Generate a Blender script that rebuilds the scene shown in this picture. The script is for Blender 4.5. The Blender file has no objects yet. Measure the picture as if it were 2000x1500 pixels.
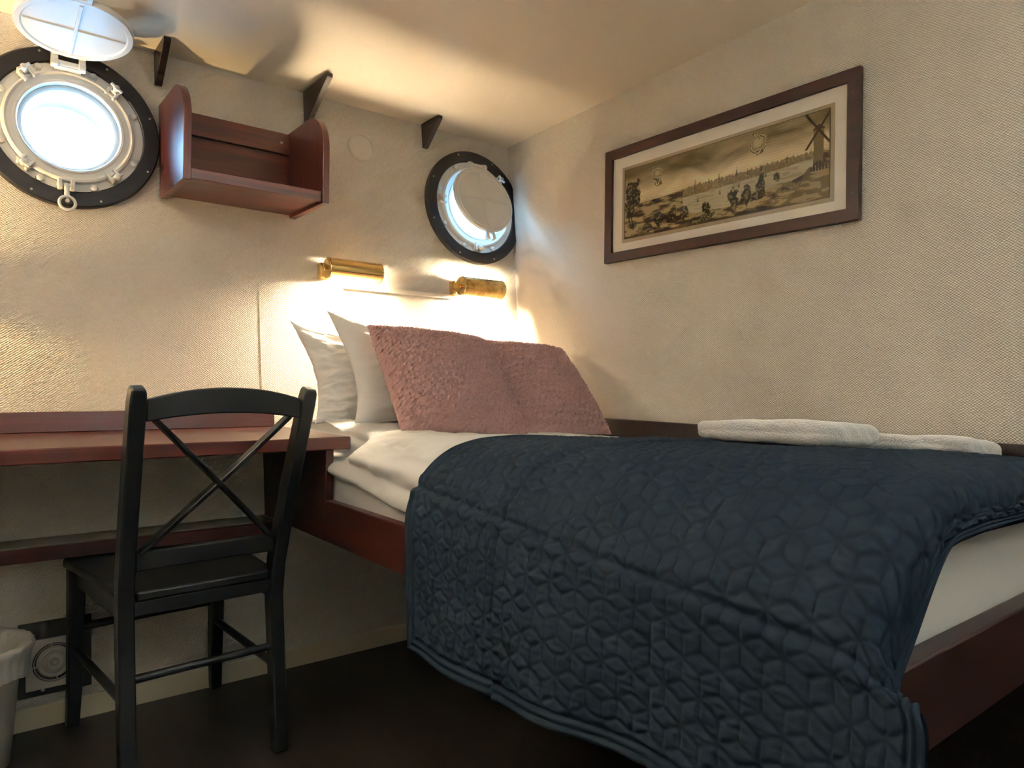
import bpy, bmesh, math
import numpy as np
from mathutils import Matrix, Vector

scene = bpy.context.scene
COL = scene.collection

# ------------------------------------------------------------------ camera, sky, exposure
CAM_LOC = np.array([-1.8933, -2.24685, 0.92])
YAW, PITCH, ROLL, FPX = 0.66401, 0.0000855, 0.012022, 1396.23
fw = np.array([math.sin(YAW) * math.cos(PITCH), math.cos(YAW) * math.cos(PITCH), math.sin(PITCH)])
rt = np.array([math.cos(YAW), -math.sin(YAW), 0.0])
up = np.cross(rt, fw)
r2 = rt * math.cos(ROLL) + up * math.sin(ROLL)
u2 = -rt * math.sin(ROLL) + up * math.cos(ROLL)
cd = bpy.data.cameras.new('camera')
cam = bpy.data.objects.new('camera', cd)
COL.objects.link(cam)
M = Matrix.Identity(4)
for i in range(3):
    M[i][0], M[i][1], M[i][2], M[i][3] = r2[i], u2[i], -fw[i], CAM_LOC[i]
cam.matrix_world = M
cd.sensor_width = 36.0
cd.sensor_fit = 'HORIZONTAL'
cd.lens = 36.0 * FPX / 2000.0
cd.clip_start = 0.01
scene.camera = cam

scene.view_settings.view_transform = 'Standard'
scene.view_settings.look = 'None'
scene.view_settings.exposure = 1.06
scene.view_settings.gamma = 1.0
scene.view_settings.use_curve_mapping = False

world = bpy.data.worlds.new('daylight')
scene.world = world
world.use_nodes = True
bg = world.node_tree.nodes['Background']
bg.inputs['Color'].default_value = (0.22, 0.56, 1.0, 1)
SKY = 24.0
bg.inputs['Strength'].default_value = SKY
# bright hazy sky above, darker water and quay below the horizon
wn, wl = world.node_tree.nodes, world.node_tree.links
wtc = wn.new('ShaderNodeTexCoord'); wsep = wn.new('ShaderNodeSeparateXYZ'); wmr = wn.new('ShaderNodeMapRange'); wmx = wn.new('ShaderNodeMix')
wmx.data_type = 'RGBA'
wmr.inputs[1].default_value = -.06; wmr.inputs[2].default_value = .10
wmx.inputs[6].default_value = (.020, .060, .120, 1); wmx.inputs[7].default_value = (.26, .60, 1.0, 1)
wl.new(wtc.outputs['Generated'], wsep.inputs[0]); wl.new(wsep.outputs[2], wmr.inputs[0])
wl.new(wmr.outputs[0], wmx.inputs[0]); wl.new(wmx.outputs[2], bg.inputs['Color'])

LAMP = 790.0            # wall lamp tubes
FILL_W = 30.0            # added cool fill on the rear wall, watts
FILL_L = 78.0            # added warm fill on the left wall, watts
FILL_R = 9.0            # added warm fill on the right wall behind the camera, watts

# ------------------------------------------------------------------ room numbers
A = 0.1157                     # lean of the hull wall: Y = A * Z
H, SH = 1.9486, -0.0403        # ceiling height at the hull, slope along Y
XL, YB = -2.9, -3.2            # left wall, rear wall
def hy(z): return A * z
def ceil_z(y): return H + SH * (y - A * H)

# ------------------------------------------------------------------ helpers
class MB:
    """Collects shapes (world coordinates) that become ONE mesh object."""
    def __init__(s, mtx=None):
        s.v, s.f, s.m = [], [], mtx
    def add(s, vs, fs, mtx=None):
        b = len(s.v)
        mm = mtx if mtx is not None else s.m
        if mm is not None:
            vs = [tuple(mm @ Vector(p)) for p in vs]
        s.v += [tuple(p) for p in vs]
        s.f += [tuple(i + b for i in f) for f in fs]
        return s
    def box(s, x0, x1, y0, y1, z0, z1, **k):
        v = [(x0,y0,z0),(x1,y0,z0),(x1,y1,z0),(x0,y1,z0),(x0,y0,z1),(x1,y0,z1),(x1,y1,z1),(x0,y1,z1)]
        f = [(0,3,2,1),(4,5,6,7),(0,1,5,4),(1,2,6,5),(2,3,7,6),(3,0,4,7)]
        return s.add(v, f, **k)
    def prism(s, poly, axis, a, b, **k):
        """poly in the two other axes (cyclic order), extruded along axis from a to b"""
        n = len(poly)
        def P(p, t):
            return {'x': (t, p[0], p[1]), 'y': (p[0], t, p[1]), 'z': (p[0], p[1], t)}[axis]
        v = [P(p, a) for p in poly] + [P(p, b) for p in poly]
        f = [tuple(range(n))[::-1], tuple(range(n, 2*n))] + [(i, (i+1) % n, n+(i+1) % n, n+i) for i in range(n)]
        return s.add(v, f, **k)
    def loft(s, rings, cap=True, closed=False, **k):
        n = len(rings[0]); v = [p for r in rings for p in r]; f = []
        m = len(rings)
        for i in range(m if closed else m-1):
            j = (i+1) % m
            for q in range(n):
                f.append((i*n+q, i*n+(q+1) % n, j*n+(q+1) % n, j*n+q))
        if cap and not closed:
            f += [tuple(range(n))[::-1], tuple(range((m-1)*n, m*n))]
        return s.add(v, f, **k)
    def lathe(s, prof, n=48, mtx=None, closed_prof=False):
        """prof: (r, z) pairs round local z"""
        rings = []
        for (r, z) in prof:
            rings.append([(r*math.cos(2*math.pi*i/n), r*math.sin(2*math.pi*i/n), z) for i in range(n)])
        return s.loft(rings, cap=False, closed=closed_prof, mtx=mtx)
    def disc(s, r, z, n=48, mtx=None, flip=False):
        v = [(r*math.cos(2*math.pi*i/n), r*math.sin(2*math.pi*i/n), z) for i in range(n)]
        f = tuple(range(n))
        return s.add(v, [f[::-1] if flip else f], mtx=mtx)
    def tube(s, pts, r, n=12, closed=False, mtx=None):
        pts = [Vector(p) for p in pts]; rings = []; m = len(pts)
        prev = None
        for i, p in enumerate(pts):
            if closed: t = pts[(i+1) % m] - pts[i-1]
            else: t = pts[min(i+1, m-1)] - pts[max(i-1, 0)]
            t.normalize()
            ref = Vector((0,0,1)) if abs(t.z) < .9 else Vector((1,0,0))
            if prev is not None: ref = prev
            a = ref - t*ref.dot(t); a.normalize(); b = t.cross(a); prev = a
            rr = r[i] if isinstance(r, (list, tuple)) else r
            rings.append([tuple(p + a*(rr*math.cos(2*math.pi*q/n)) + b*(rr*math.sin(2*math.pi*q/n))) for q in range(n)])
        return s.loft(rings, cap=not closed, closed=closed, mtx=mtx)
    def bar(s, pts, w, d, side, mtx=None):
        """rectangular section swept along pts; side = width direction; w, d may be lists"""
        pts = [Vector(p) for p in pts]; rings = []; sd = Vector(side).normalized(); m = len(pts)
        for i, p in enumerate(pts):
            t = (pts[min(i+1, m-1)] - pts[max(i-1, 0)]).normalized()
            a = (sd - t*sd.dot(t)).normalized(); b = t.cross(a)
            ww = (w[i] if isinstance(w, (list, tuple)) else w)/2
            dd = (d[i] if isinstance(d, (list, tuple)) else d)/2
            rings.append([tuple(p+a*x+b*y) for x, y in ((-ww,-dd),(ww,-dd),(ww,dd),(-ww,dd))])
        return s.loft(rings, mtx=mtx)

ROOTM = {}
def link(o, parent=None):
    COL.objects.link(o)
    if parent is not None: o.parent = parent
    return o
def root_of(o):
    while o.parent: o = o.parent
    return o
def obj(name, mb, m, parent=None, smooth=False, bevel=0, seg=2, angle=35, label=None):
    inv = ROOTM.get(root_of(parent).name if parent else None)
    me = bpy.data.meshes.new(name)
    vs = mb.v
    if inv is not None: vs = [tuple(inv @ Vector(p)) for p in vs]
    me.from_pydata(vs, [], mb.f)
    bm = bmesh.new(); bm.from_mesh(me)
    bmesh.ops.remove_doubles(bm, verts=bm.verts, dist=1e-6)
    bmesh.ops.recalc_face_normals(bm, faces=bm.faces)
    bm.to_mesh(me); bm.free()
    me.materials.append(m)
    o = link(bpy.data.objects.new(name, me), parent)
    if bevel:
        b = o.modifiers.new('bevel', 'BEVEL'); b.width = bevel; b.segments = seg
        b.limit_method = 'ANGLE'; b.angle_limit = math.radians(40); b.harden_normals = False
    if smooth or bevel:
        me.shade_smooth()
        me.set_sharp_from_angle(angle=math.radians(angle))
    if label: o['label'] = label
    return o
def grid_obj(name, P, m, parent=None, wrap_u=False, wrap_v=False, colors=None, flip=False):
    """P: array (nu, nv, 3) in world coordinates -> smooth mesh"""
    nu, nv = P.shape[:2]
    inv = ROOTM.get(root_of(parent).name if parent else None)
    pts = P.reshape(-1, 3)
    if inv is not None:
        R3 = np.array(inv.to_3x3()); T = np.array(inv.translation)
        pts = pts @ R3.T + T
    iu = np.arange(nu if wrap_u else nu-1); iv = np.arange(nv if wrap_v else nv-1)
    I, J = np.meshgrid(iu, iv, indexing='ij')
    I2, J2 = (I+1) % nu, (J+1) % nv
    F = np.stack([I*nv+J, I2*nv+J, I2*nv+J2, I*nv+J2], -1).reshape(-1, 4)
    if flip: F = F[:, ::-1]
    me = bpy.data.meshes.new(name)
    me.vertices.add(len(pts)); me.vertices.foreach_set('co', pts.astype(np.float32).ravel())
    me.loops.add(F.size); me.loops.foreach_set('vertex_index', F.astype(np.int32).ravel())
    me.polygons.add(len(F))
    me.polygons.foreach_set('loop_start', np.arange(0, F.size, 4, dtype=np.int32))
    me.update(calc_edges=True); me.validate()
    me.shade_smooth()
    if colors is not None:
        ca = me.color_attributes.new('ink', 'FLOAT_COLOR', 'POINT')
        c4 = np.concatenate([colors.reshape(-1, 3), np.ones((len(pts), 1))], 1)
        ca.data.foreach_set('color', c4.astype(np.float32).ravel())
    me.materials.append(m)
    return link(bpy.data.objects.new(name, me), parent)
def tag(o, label, cat, group=None, kind=None):
    o['label'] = label; o['category'] = cat
    if group: o['group'] = group
    if kind: o['kind'] = kind
    return o
def thing(name, loc, label, cat, group=None, rot=None, kind=None):
    o = bpy.data.objects.new(name, None); COL.objects.link(o)
    o.empty_display_size = .05
    mm = Matrix.Translation(loc) @ (rot.to_4x4() if rot is not None else Matrix.Identity(4))
    o.matrix_world = mm
    ROOTM[o.name] = mm.inverted()
    return tag(o, label, cat, group, kind)

def vnoise(x, y, seed=0):
    """smooth value noise in [-1, 1]"""
    xi = np.floor(x).astype(np.int64); yi = np.floor(y).astype(np.int64)
    fx = x-xi; fy = y-yi
    fx = fx*fx*(3-2*fx); fy = fy*fy*(3-2*fy)
    def h(a, b):
        n = (a*374761393 + b*668265263 + seed*974711) & 0xffffffff
        n = ((n ^ (n >> 13))*1274126177) & 0xffffffff
        return ((n ^ (n >> 16)) & 0xffff)/32767.5 - 1
    return (h(xi,yi)*(1-fx)+h(xi+1,yi)*fx)*(1-fy) + (h(xi,yi+1)*(1-fx)+h(xi+1,yi+1)*fx)*fy
def fbm(x, y, o=4, seed=0):
    r = 0; a = 1
    for k in range(o):
        r = r + a*vnoise(x*2**k, y*2**k, seed+k*17); a *= .5
    return r
def sstep(a, b, x):
    t = np.clip((x-a)/(b-a), 0, 1); return t*t*(3-2*t)

# ------------------------------------------------------------------ materials
def mat(name, base, rough=.5, metal=0, coat=0, coat_rough=.15, sheen=0, spec=.5, bump=None, vary=None, trans=0):
    """bump: list of (kind, scale xyz, distance, strength); vary: (scale xyz, colour2, contrast lo, hi)"""
    m = bpy.data.materials.new(name); m.use_nodes = True
    nt = m.node_tree; N = nt.nodes; L = nt.links
    p = N['Principled BSDF']
    p.inputs['Base Color'].default_value = (*base, 1)
    p.inputs['Roughness'].default_value = rough
    p.inputs['Metallic'].default_value = metal
    p.inputs['Specular IOR Level'].default_value = spec
    p.inputs['Coat Weight'].default_value = coat
    p.inputs['Coat Roughness'].default_value = coat_rough
    p.inputs['Sheen Weight'].default_value = sheen
    p.inputs['Sheen Roughness'].default_value = .5
    tc = N.new('ShaderNodeTexCoord')
    def coords(sc):
        mp = N.new('ShaderNodeMapping'); mp.inputs['Scale'].default_value = sc
        L.new(tc.outputs['Object'], mp.inputs['Vector']); return mp.outputs['Vector']
    if vary:
        sc, c2, lo, hi = vary
        n = N.new('ShaderNodeTexNoise'); n.inputs['Scale'].default_value = 1; n.inputs['Detail'].default_value = 5
        n.inputs['Distortion'].default_value = .3
        L.new(coords(sc), n.inputs['Vector'])
        mr = N.new('ShaderNodeMapRange'); mr.inputs[1].default_value = lo; mr.inputs[2].default_value = hi
        L.new(n.outputs['Fac'], mr.inputs[0])
        mx = N.new('ShaderNodeMix'); mx.data_type = 'RGBA'
        mx.inputs[6].default_value = (*base, 1); mx.inputs[7].default_value = (*c2, 1)
        L.new(mr.outputs[0], mx.inputs[0]); L.new(mx.outputs[2], p.inputs['Base Color'])
    prev = None
    for b in (bump or []):
        kind, sc, dist, stg = b
        if kind == 'noise':
            t = N.new('ShaderNodeTexNoise'); t.inputs['Scale'].default_value = 1; t.inputs['Detail'].default_value = 3
            out = t.outputs['Fac']
        elif kind == 'voronoi':
            t = N.new('ShaderNodeTexVoronoi'); t.inputs['Scale'].default_value = 1
            out = t.outputs['Distance']
        elif kind == 'wave':
            t = N.new('ShaderNodeTexWave'); t.inputs['Scale'].default_value = 1; t.inputs['Distortion'].default_value = 1.5
            t.inputs['Detail'].default_value = 2; t.bands_direction = 'DIAGONAL'
            out = t.outputs['Fac']
        L.new(coords(sc), t.inputs['Vector'])
        bn = N.new('ShaderNodeBump'); bn.inputs['Strength'].default_value = stg; bn.inputs['Distance'].default_value = dist
        L.new(out, bn.inputs['Height'])
        if prev: L.new(prev, bn.inputs['Normal'])
        prev = bn.outputs['Normal']
    if prev: L.new(prev, p.inputs['Normal'])
    return m

def wallpaper(name, base, haxis):
    """cream textured wallpaper: a basket weave of short ribs, with slubs"""
    m = bpy.data.materials.new(name); m.use_nodes = True
    nt = m.node_tree; N = nt.nodes; L = nt.links; p = N['Principled BSDF']
    p.inputs['Base Color'].default_value = (*base, 1); p.inputs['Roughness'].default_value = .55
    p.inputs['Specular IOR Level'].default_value = .4
    tc = N.new('ShaderNodeTexCoord'); sx = N.new('ShaderNodeSeparateXYZ')
    L.new(tc.outputs['Object'], sx.inputs[0])
    def math_(op, a, b=None):
        n = N.new('ShaderNodeMath'); n.operation = op
        for i, q in enumerate((a, b)):
            if q is None: continue
            if isinstance(q, (int, float)): n.inputs[i].default_value = q
            else: L.new(q, n.inputs[i])
        return n.outputs[0]
    ns = N.new('ShaderNodeTexNoise'); ns.inputs['Scale'].default_value = 90; ns.inputs['Detail'].default_value = 3
    L.new(tc.outputs['Object'], ns.inputs['Vector'])
    wob = math_('MULTIPLY', ns.outputs['Fac'], 5.0)
    h = math_('ADD', math_('MULTIPLY', sx.outputs[haxis], 2*math.pi/.0085), wob)
    v = math_('ADD', math_('MULTIPLY', sx.outputs[2], 2*math.pi/.0065), wob)
    weave = math_('MULTIPLY', math_('SINE', h), math_('SINE', v))
    hgt = math_('ADD', weave, math_('MULTIPLY', ns.outputs['Fac'], 2.2))
    bn = N.new('ShaderNodeBump'); bn.inputs['Strength'].default_value = .55; bn.inputs['Distance'].default_value = .0030
    L.new(hgt, bn.inputs['Height']); L.new(bn.outputs['Normal'], p.inputs['Normal'])
    mr = N.new('ShaderNodeMapRange'); mr.inputs[1].default_value = -1; mr.inputs[2].default_value = 2.5
    L.new(hgt, mr.inputs[0])
    mx = N.new('ShaderNodeMix'); mx.data_type = 'RGBA'
    mx.inputs[6].default_value = (base[0]*.9, base[1]*.89, base[2]*.87, 1); mx.inputs[7].default_value = (*base, 1)
    L.new(mr.outputs[0], mx.inputs[0]); L.new(mx.outputs[2], p.inputs['Base Color'])
    return m

WOODB, WOODC = (.095, .017, .010), (.038, .008, .006)
def wood(name, axis, base=WOODB, dark=WOODC, rough=.38, coat=.35, spec=.4):
    sc = {'x': (2.5, 55, 55), 'y': (55, 2.5, 55), 'z': (55, 55, 2.5)}[axis]
    return mat(name, base, rough, coat=coat, coat_rough=.22, spec=spec, vary=(sc, dark, .35, .68), bump=[('noise', tuple(3*s for s in sc), .0004, .25)])
MT = {}
MT['wall_h'] = wallpaper('wallpaper_hull', (.77, .705, .62), 0)
MT['wall_r'] = wallpaper('wallpaper_right', (.77, .705, .62), 1)
MT['paint'] = mat('cream_paint', (.77, .705, .61), .45, bump=[('noise', (40, 40, 40), .001, .12)])
MT['ceil'] = mat('ceiling_paint', (.86, .775, .63), .42, bump=[('noise', (5, 5, 5), .004, .25)])
MT['plate'] = mat('plate_paint', (.69, .635, .555), .45)
MT['base'] = mat('skirting_paint', (.70, .62, .45), .4)
MT['floor'] = mat('dark_floor', (.020, .014, .011), .42, vary=((60, 4, 4), (.010, .008, .007), .3, .7), bump=[('noise', (200, 12, 12), .0006, .3)])
MT['wood_x'] = wood('mahogany_along_x', 'x')
MT['wood_y'] = wood('mahogany_along_y', 'y')
MT['wood_z'] = wood('mahogany_along_z', 'z')
MT['wood_dark'] = wood('dark_wood', 'x', (.016, .008, .007), (.008, .005, .0045), .4, .06, .25)
MT['wood_bed_y'] = wood('bed_wood_along_y', 'y', (.040, .0075, .0055), (.018, .0045, .004), .42, .08, .3)
MT['wood_bed_x'] = wood('bed_wood_along_x', 'x', (.020, .0048, .0040), (.010, .0032, .003), .45, .04, .22)
MT['wood_desk'] = wood('desk_wood', 'x', (.068, .0125, .0085), (.030, .0065, .0055), .36, .22, .35)
MT['ring'] = wood('ring_wood', 'x', (.010, .0095, .011), (.006, .006, .0085), .45, .03, .22)
MT['wood_frame'] = wood('frame_wood', 'y', (.022, .0068, .0055), (.011, .0045, .004), .42, .03, .22)
MT['black'] = mat('black_chair_paint', (.0055, .0065, .0075), .36, spec=.3, coat=.06, vary=((30, 30, 30), (.009, .010, .012), .4, .8), bump=[('noise', (90, 90, 12), .0004, .2)])
MT['brass'] = mat('polished_brass', (.80, .58, .24), .17, metal=1, vary=((8, 60, 60), (.74, .53, .22), .45, .75))
MT['brass_old'] = mat('tarnished_brass', (.76, .54, .22), .22, metal=1, vary=((45, 45, 45), (.42, .27, .10), .42, .66))
MT['white'] = mat('white_enamel', (.80, .80, .77), .32, coat=.2, bump=[('noise', (60, 60, 60), .0012, .3)])
MT['plastic'] = mat('white_plastic', (.62, .57, .51), .4)
MT['black_plate'] = mat('black_plate', (.007, .008, .010), .45)
MT['linen'] = mat('white_linen', (.84, .83, .81), .8, sheen=.2, bump=[('noise', (22, 22, 22), .006, .35), ('noise', (600, 600, 600), .0004, .3)])
MT['sheet'] = mat('white_sheet', (.76, .76, .76), .8, sheen=.2, bump=[('noise', (18, 40, 12), .006, .4)])
MT['towel'] = mat('white_towelling', (.90, .89, .88), .95, sheen=.6, bump=[('noise', (260, 260, 260), .004, .9), ('noise', (60, 60, 60), .004, .4)])
MT['mauve'] = mat('mauve_yarn', (.37, .21, .20), .9, sheen=.3, vary=((160, 160, 160), (.31, .17, .16), .4, .75), bump=[('noise', (420, 420, 420), .0016, .45)])
MT['quilt'] = mat('navy_quilt', (.0066, .0118, .0190),   .75, sheen=.0, spec=.05, vary=((25, 25, 25), (.0085, .0148, .0235), .4, .7), bump=[('noise', (900, 900, 900), .0003, .3), ('noise', (60, 140, 140), .001, .25)])
def seam_colour(m, col):
    nt = m.node_tree; N = nt.nodes; L = nt.links; p = N['Principled BSDF']
    src = p.inputs['Base Color'].links[0].from_socket
    at = N.new('ShaderNodeAttribute'); at.attribute_name = 'ink'
    mx = N.new('ShaderNodeMix'); mx.data_type = 'RGBA'
    L.new(at.outputs['Fac'], mx.inputs[0]); L.new(src, mx.inputs[6]); mx.inputs[7].default_value = (*col, 1)
    L.new(mx.outputs[2], p.inputs['Base Color'])
seam_colour(MT['quilt'], (.0030, .0055, .0105))  # darker colour along the stitched seams of the quilt
MT['mount'] = mat('cream_card', (.93, .88, .79), .8)
MT['paper'] = mat('tan_paper', (.44, .36, .24), .85)
MT['liner'] = mat('bin_liner_film', (.66, .62, .58), .4, bump=[('noise', (70, 70, 14), .006, .6)])
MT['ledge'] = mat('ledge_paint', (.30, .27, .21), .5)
MT['steel'] = mat('screw_steel', (.5, .47, .42), .35, metal=1)

def emit(name, col, s):
    m = bpy.data.materials.new(name); m.use_nodes = True
    nt = m.node_tree; p = nt.nodes['Principled BSDF']
    p.inputs['Base Color'].default_value = (*col, 1)
    p.inputs['Emission Color'].default_value = (*col, 1); p.inputs['Emission Strength'].default_value = s
    return m
MT['tube'] = emit('lit_lamp_tube', (1.0, .80, .53), LAMP)
MT['tube3'] = emit('lit_short_lamp_tube', (1.0, .68, .30), LAMP*4.2)

def pane(name, refl=.028):
    m = bpy.data.materials.new(name); m.use_nodes = True
    nt = m.node_tree; N = nt.nodes; L = nt.links
    N.remove(N['Principled BSDF'])
    tr = N.new('ShaderNodeBsdfTransparent'); gl = N.new('ShaderNodeBsdfGlossy'); gl.inputs['Roughness'].default_value = .02
    mx = N.new('ShaderNodeMixShader')
    mx.inputs[0].default_value = refl
    L.new(tr.outputs[0], mx.inputs[1]); L.new(gl.outputs[0], mx.inputs[2])
    L.new(mx.outputs[0], N['Material Output'].inputs['Surface'])
    return m
MT['glass'] = pane('clear_glass')
def ink():
    m = bpy.data.materials.new('engraving_ink'); m.use_nodes = True
    nt = m.node_tree; N = nt.nodes; L = nt.links; p = N['Principled BSDF']
    p.inputs['Roughness'].default_value = .85
    at = N.new('ShaderNodeAttribute'); at.attribute_name = 'ink'
    L.new(at.outputs['Color'], p.inputs['Base Color'])
    return m
MT['ink'] = ink()

# ------------------------------------------------------------------ room shell
def S(name, o, label, cat):
    return tag(o, label, cat, kind='structure')
PORT = [(-1.632, 1.644), (-.2, 1.644)]
RH = .130
def hull_wall():
    bm = bmesh.new()
    n_ = math.sqrt(1+A*A)
    def P(x, z): return (x, A*z, z)
    def loop(pts):
        vs = [bm.verts.new(P(*q)) for q in pts]
        for i in range(len(vs)): bm.edges.new((vs[i], vs[(i+1) % len(vs)]))
    loop([(XL, 0), (0, 0), (0, H), (XL, H)])
    for cx, cz in PORT:
        loop([(cx+RH*math.cos(2*math.pi*i/64), cz+RH/n_*math.sin(2*math.pi*i/64)) for i in range(64)])
    bmesh.ops.triangle_fill(bm, edges=bm.edges[:], use_beauty=True, normal=(0, -1, A))
    me = bpy.data.meshes.new('wall_hull'); bm.to_mesh(me); bm.free()
    me.materials.append(MT['wall_h'])
    return link(bpy.data.objects.new('wall_hull', me))
S('wall_hull', hull_wall(), 'cream wallpapered hull wall with the two round portholes', 'wall')
zt = ceil_z(YB)
mb = MB(); mb.prism([(0, 0), (A*H, H), (YB, zt), (YB, 0)], 'x', 0, .04)
S('', obj('wall_right', mb, MT['wall_r']), 'cream wallpapered wall with the framed panorama above the bed', 'wall')
mb = MB(); mb.prism([(0, 0), (A*H, H), (YB, zt), (YB, 0)], 'x', XL-.04, XL)
S('', obj('wall_left', mb, MT['wall_r']), 'cream wall at the far end of the desk', 'wall')
mb = MB().box(XL, 0, YB-.04, YB, 0, zt)
S('', obj('wall_rear', mb, MT['wall_h']), 'cream wall opposite the portholes', 'wall')
mb = MB().box(XL, 0, YB, 0, -.04, 0)
S('', obj('floor', mb, MT['floor']), 'very dark brown wooden floor', 'floor')
mb = MB(); mb.prism([(A*H+.0, H), (YB, zt), (YB, zt+.04), (A*H+.0, H+.04)], 'x', XL, 0)
S('', obj('ceiling', mb, MT['ceil']), 'low cream painted ceiling rising slightly from the hull', 'ceiling')
mb = MB(); mb.prism([(hy(0)-.001, 0), (hy(.058)-.001, .058), (hy(.058)-.008, .056), (-.009, 0)], 'x', XL, 0)
S('', obj('baseboard_hull', mb, MT['base'], bevel=.0015), 'narrow cream baseboard along the hull wall', 'baseboard')
mb = MB(); mb.prism([(hy(.8)-.0002, .8), (hy(1.46)-.0002, 1.46), (hy(1.46)-.0016, 1.46), (hy(.8)-.0016, .8)], 'x', -1.0965, -1.0935)
S('', obj('trim_1', mb, MT['paint']), 'thin vertical wallpaper joint strip above the desk', 'trim')

# ------------------------------------------------------------------ portholes
n_ = math.sqrt(1+A*A)
EX, EU, EN = Vector((1, 0, 0)), Vector((0, A/n_, 1/n_)), Vector((0, -1/n_, A/n_))
HROT = Matrix((EX, EU, EN)).transposed()
def hull_frame(x, z, off=0):
    return Matrix.Translation(Vector((x, A*z, z))+EN*off) @ HROT.to_4x4()

def polar(r, deg): return (r*math.cos(math.radians(deg)), r*math.sin(math.radians(deg)))

def build_porthole(idx, cx, cz, cover_dir, hinge, bolts, dogs, label, clip=None, eye=True, lift=0):
    F = hull_frame(cx, cz)
    root = thing('window_%d' % (idx+1), (cx, A*cz, cz), label, 'porthole window', rot=HROT, kind='structure')
    # wooden surround
    mb = MB(F)
    n = 96; ro, ri = .2355, .190
    prof = [(ri, .001), (ro, .001), (ro, .019), (ro-.004, .022), (ri+.003, .022), (ri, .020)]
    rings = []
    for (r, z) in prof:
        ring = []
        for i in range(n):
            x, y = polar(r, 360*i/n)
            if clip is not None: x = min(x, clip)
            ring.append((x, y, z))
        rings.append(ring)
    mb.loft(rings, cap=False, closed=True)
    ring = obj('wooden_surround', mb, MT['ring'], root, smooth=True, angle=30)
    mb = MB(F)
    for k in range(8):
        x, y = polar(.222, 20+45*k)
        if clip is not None and x > clip-.01: continue
        mb.lathe([(0.0001, .0235), (.003, .0232), (.0035, .0215)], 10, mtx=F @ Matrix.Translation((x, y, 0)))
    obj('surround_screws', mb, MT['steel'], ring, smooth=True)
    # flange and raised rim
    mb = MB(F); mb.lathe([(.160, .002), (.1975, .002), (.1975, .010), (.1945, .0145), (.160, .0145)], 96, closed_prof=True)
    obj('flange', mb, MT['white'], root, smooth=True, angle=30)
    mb = MB(F); mb.lathe([(.128, -.02), (.128, .020), (.1305, .026), (.136, .0265), (.139, .023), (.152, .0235), (.158, .029), (.1635, .027), (.166, .019), (.166, .002), (.150, -.02)], 96, closed_prof=True)
    rim = obj('rim', mb, MT['white'], root, smooth=True, angle=30)
    mb = MB(F); mb.lathe([(.1295, -.02), (.1295, -.15), (.134, -.15), (.134, -.02)], 64, closed_prof=True)
    obj('port_tube', mb, MT['white'], root, smooth=True)
    mb = MB(F); mb.lathe([(.116, .004), (.121, .008), (.1275, .008), (.1275, -.004), (.116, -.004)], 64, closed_prof=True)
    obj('glass_seal', mb, MT['white'], root, smooth=True)
    mb = MB(F); mb.disc(.1165, .0, 64)
    obj('glass', mb, MT['glass'], root)
    # bolt heads
    for ang in bolts:
        x, y = polar(.180, ang)
        T = F @ Matrix.Translation((x, y, .0145)) @ Matrix.Rotation(math.radians(ang*1.7), 4, 'Z')
        mb = MB(); mb.lathe([(.0125, 0), (.0125, .002), (.0100, .0045)], 6, mtx=T)
        mb.lathe([(.0100, .003), (.0085, .0085), (.005, .0105), (.0001, .011)], 14, mtx=T)
        obj('bolt', mb, MT['white'], root, smooth=True, angle=40)
    # clamping dogs: two lugs with an eye bolt and a wing nut
    for ang in dogs:
        x, y = polar(.166, ang)
        T = F @ Matrix.Translation((x, y, .0145)) @ Matrix.Rotation(math.radians(ang-90), 4, 'Z')
        mb = MB(T)
        for sx in (-.0165, .0085): mb.box(sx, sx+.008, -.016, .018, 0, .021)
        d = obj('clamp_lug', mb, MT['white'], root, bevel=.002)
        mb = MB(T); mb.tube([(-.019, .006, .013), (.019, .006, .013)], .005, 10)
        mb.tube([(0, .006, .013), (0, .012, .034)], .0055, 12)
        mb.lathe([(.0001, .042), (.007, .041), (.009, .036), (.009, .028), (.006, .026), (.0001, .026)], 12, mtx=T @ Matrix.Translation((0, .012, 0)))
        mb.box(-.019, .019, .009, .016, .031, .039)
        obj('wing_nut', mb, MT['white'], d, smooth=True, bevel=.0015)
    # bottom lug and eye bolt
    if eye:
        T = F @ Matrix.Translation((-.012, -.178, .0145))
        mb = MB(T)
        for sx in (-.021, .010): mb.box(sx, sx+.011, -.013, .015, 0, .026)
        mb.tube([(-.023, 0, .014), (.023, 0, .014)], .005, 10)
        lug = obj('eye_bolt_lug', mb, MT['white'], root, bevel=.002)
        mb = MB(T)
        mb.tube([(0, .002, .016), (0, -.018, .028), (0, -.040, .036)], [.0065, .006, .0075], 12)
        mb.tube([polar(.0195, 360*i/24)[0:1] + (polar(.0195, 360*i/24)[1]-.060, .040) for i in range(24)], .0042, 8, closed=True)
        mb.lathe([(.0001, .048), (.005, .047), (.0055, .040), (.0001, .036)], 12, mtx=T @ Matrix.Translation((0, -.054, 0)))
        obj('eye_bolt', mb, MT['white'], lug, smooth=True)
    # hinge pin between two knuckles, then the hinged steel cover
    hp = Vector(hinge); d = Vector(cover_dir).normalized()
    side = Vector((1, 0, 0)); nn = side.cross(d)          # cover frame: x side, y outwards, z normal
    C = Matrix.Translation(hp) @ Matrix((side, d, nn)).transposed().to_4x4()
    mb = MB(); mb.tube([hp+side*-.042, hp+side*.042], .0085, 14)
    for sx in (-.014, .014):
        mb.box(sx-.020, sx+.020, -.010, .010, -.035, .004, mtx=Matrix.Translation(hp) @ HROT.to_4x4())
    hb = obj('hinge_pin', mb, MT['white'], root, smooth=True, bevel=.002)
    rc, cc = .141, .152
    Cc = C @ Matrix.Translation((0, cc, lift))
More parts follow.
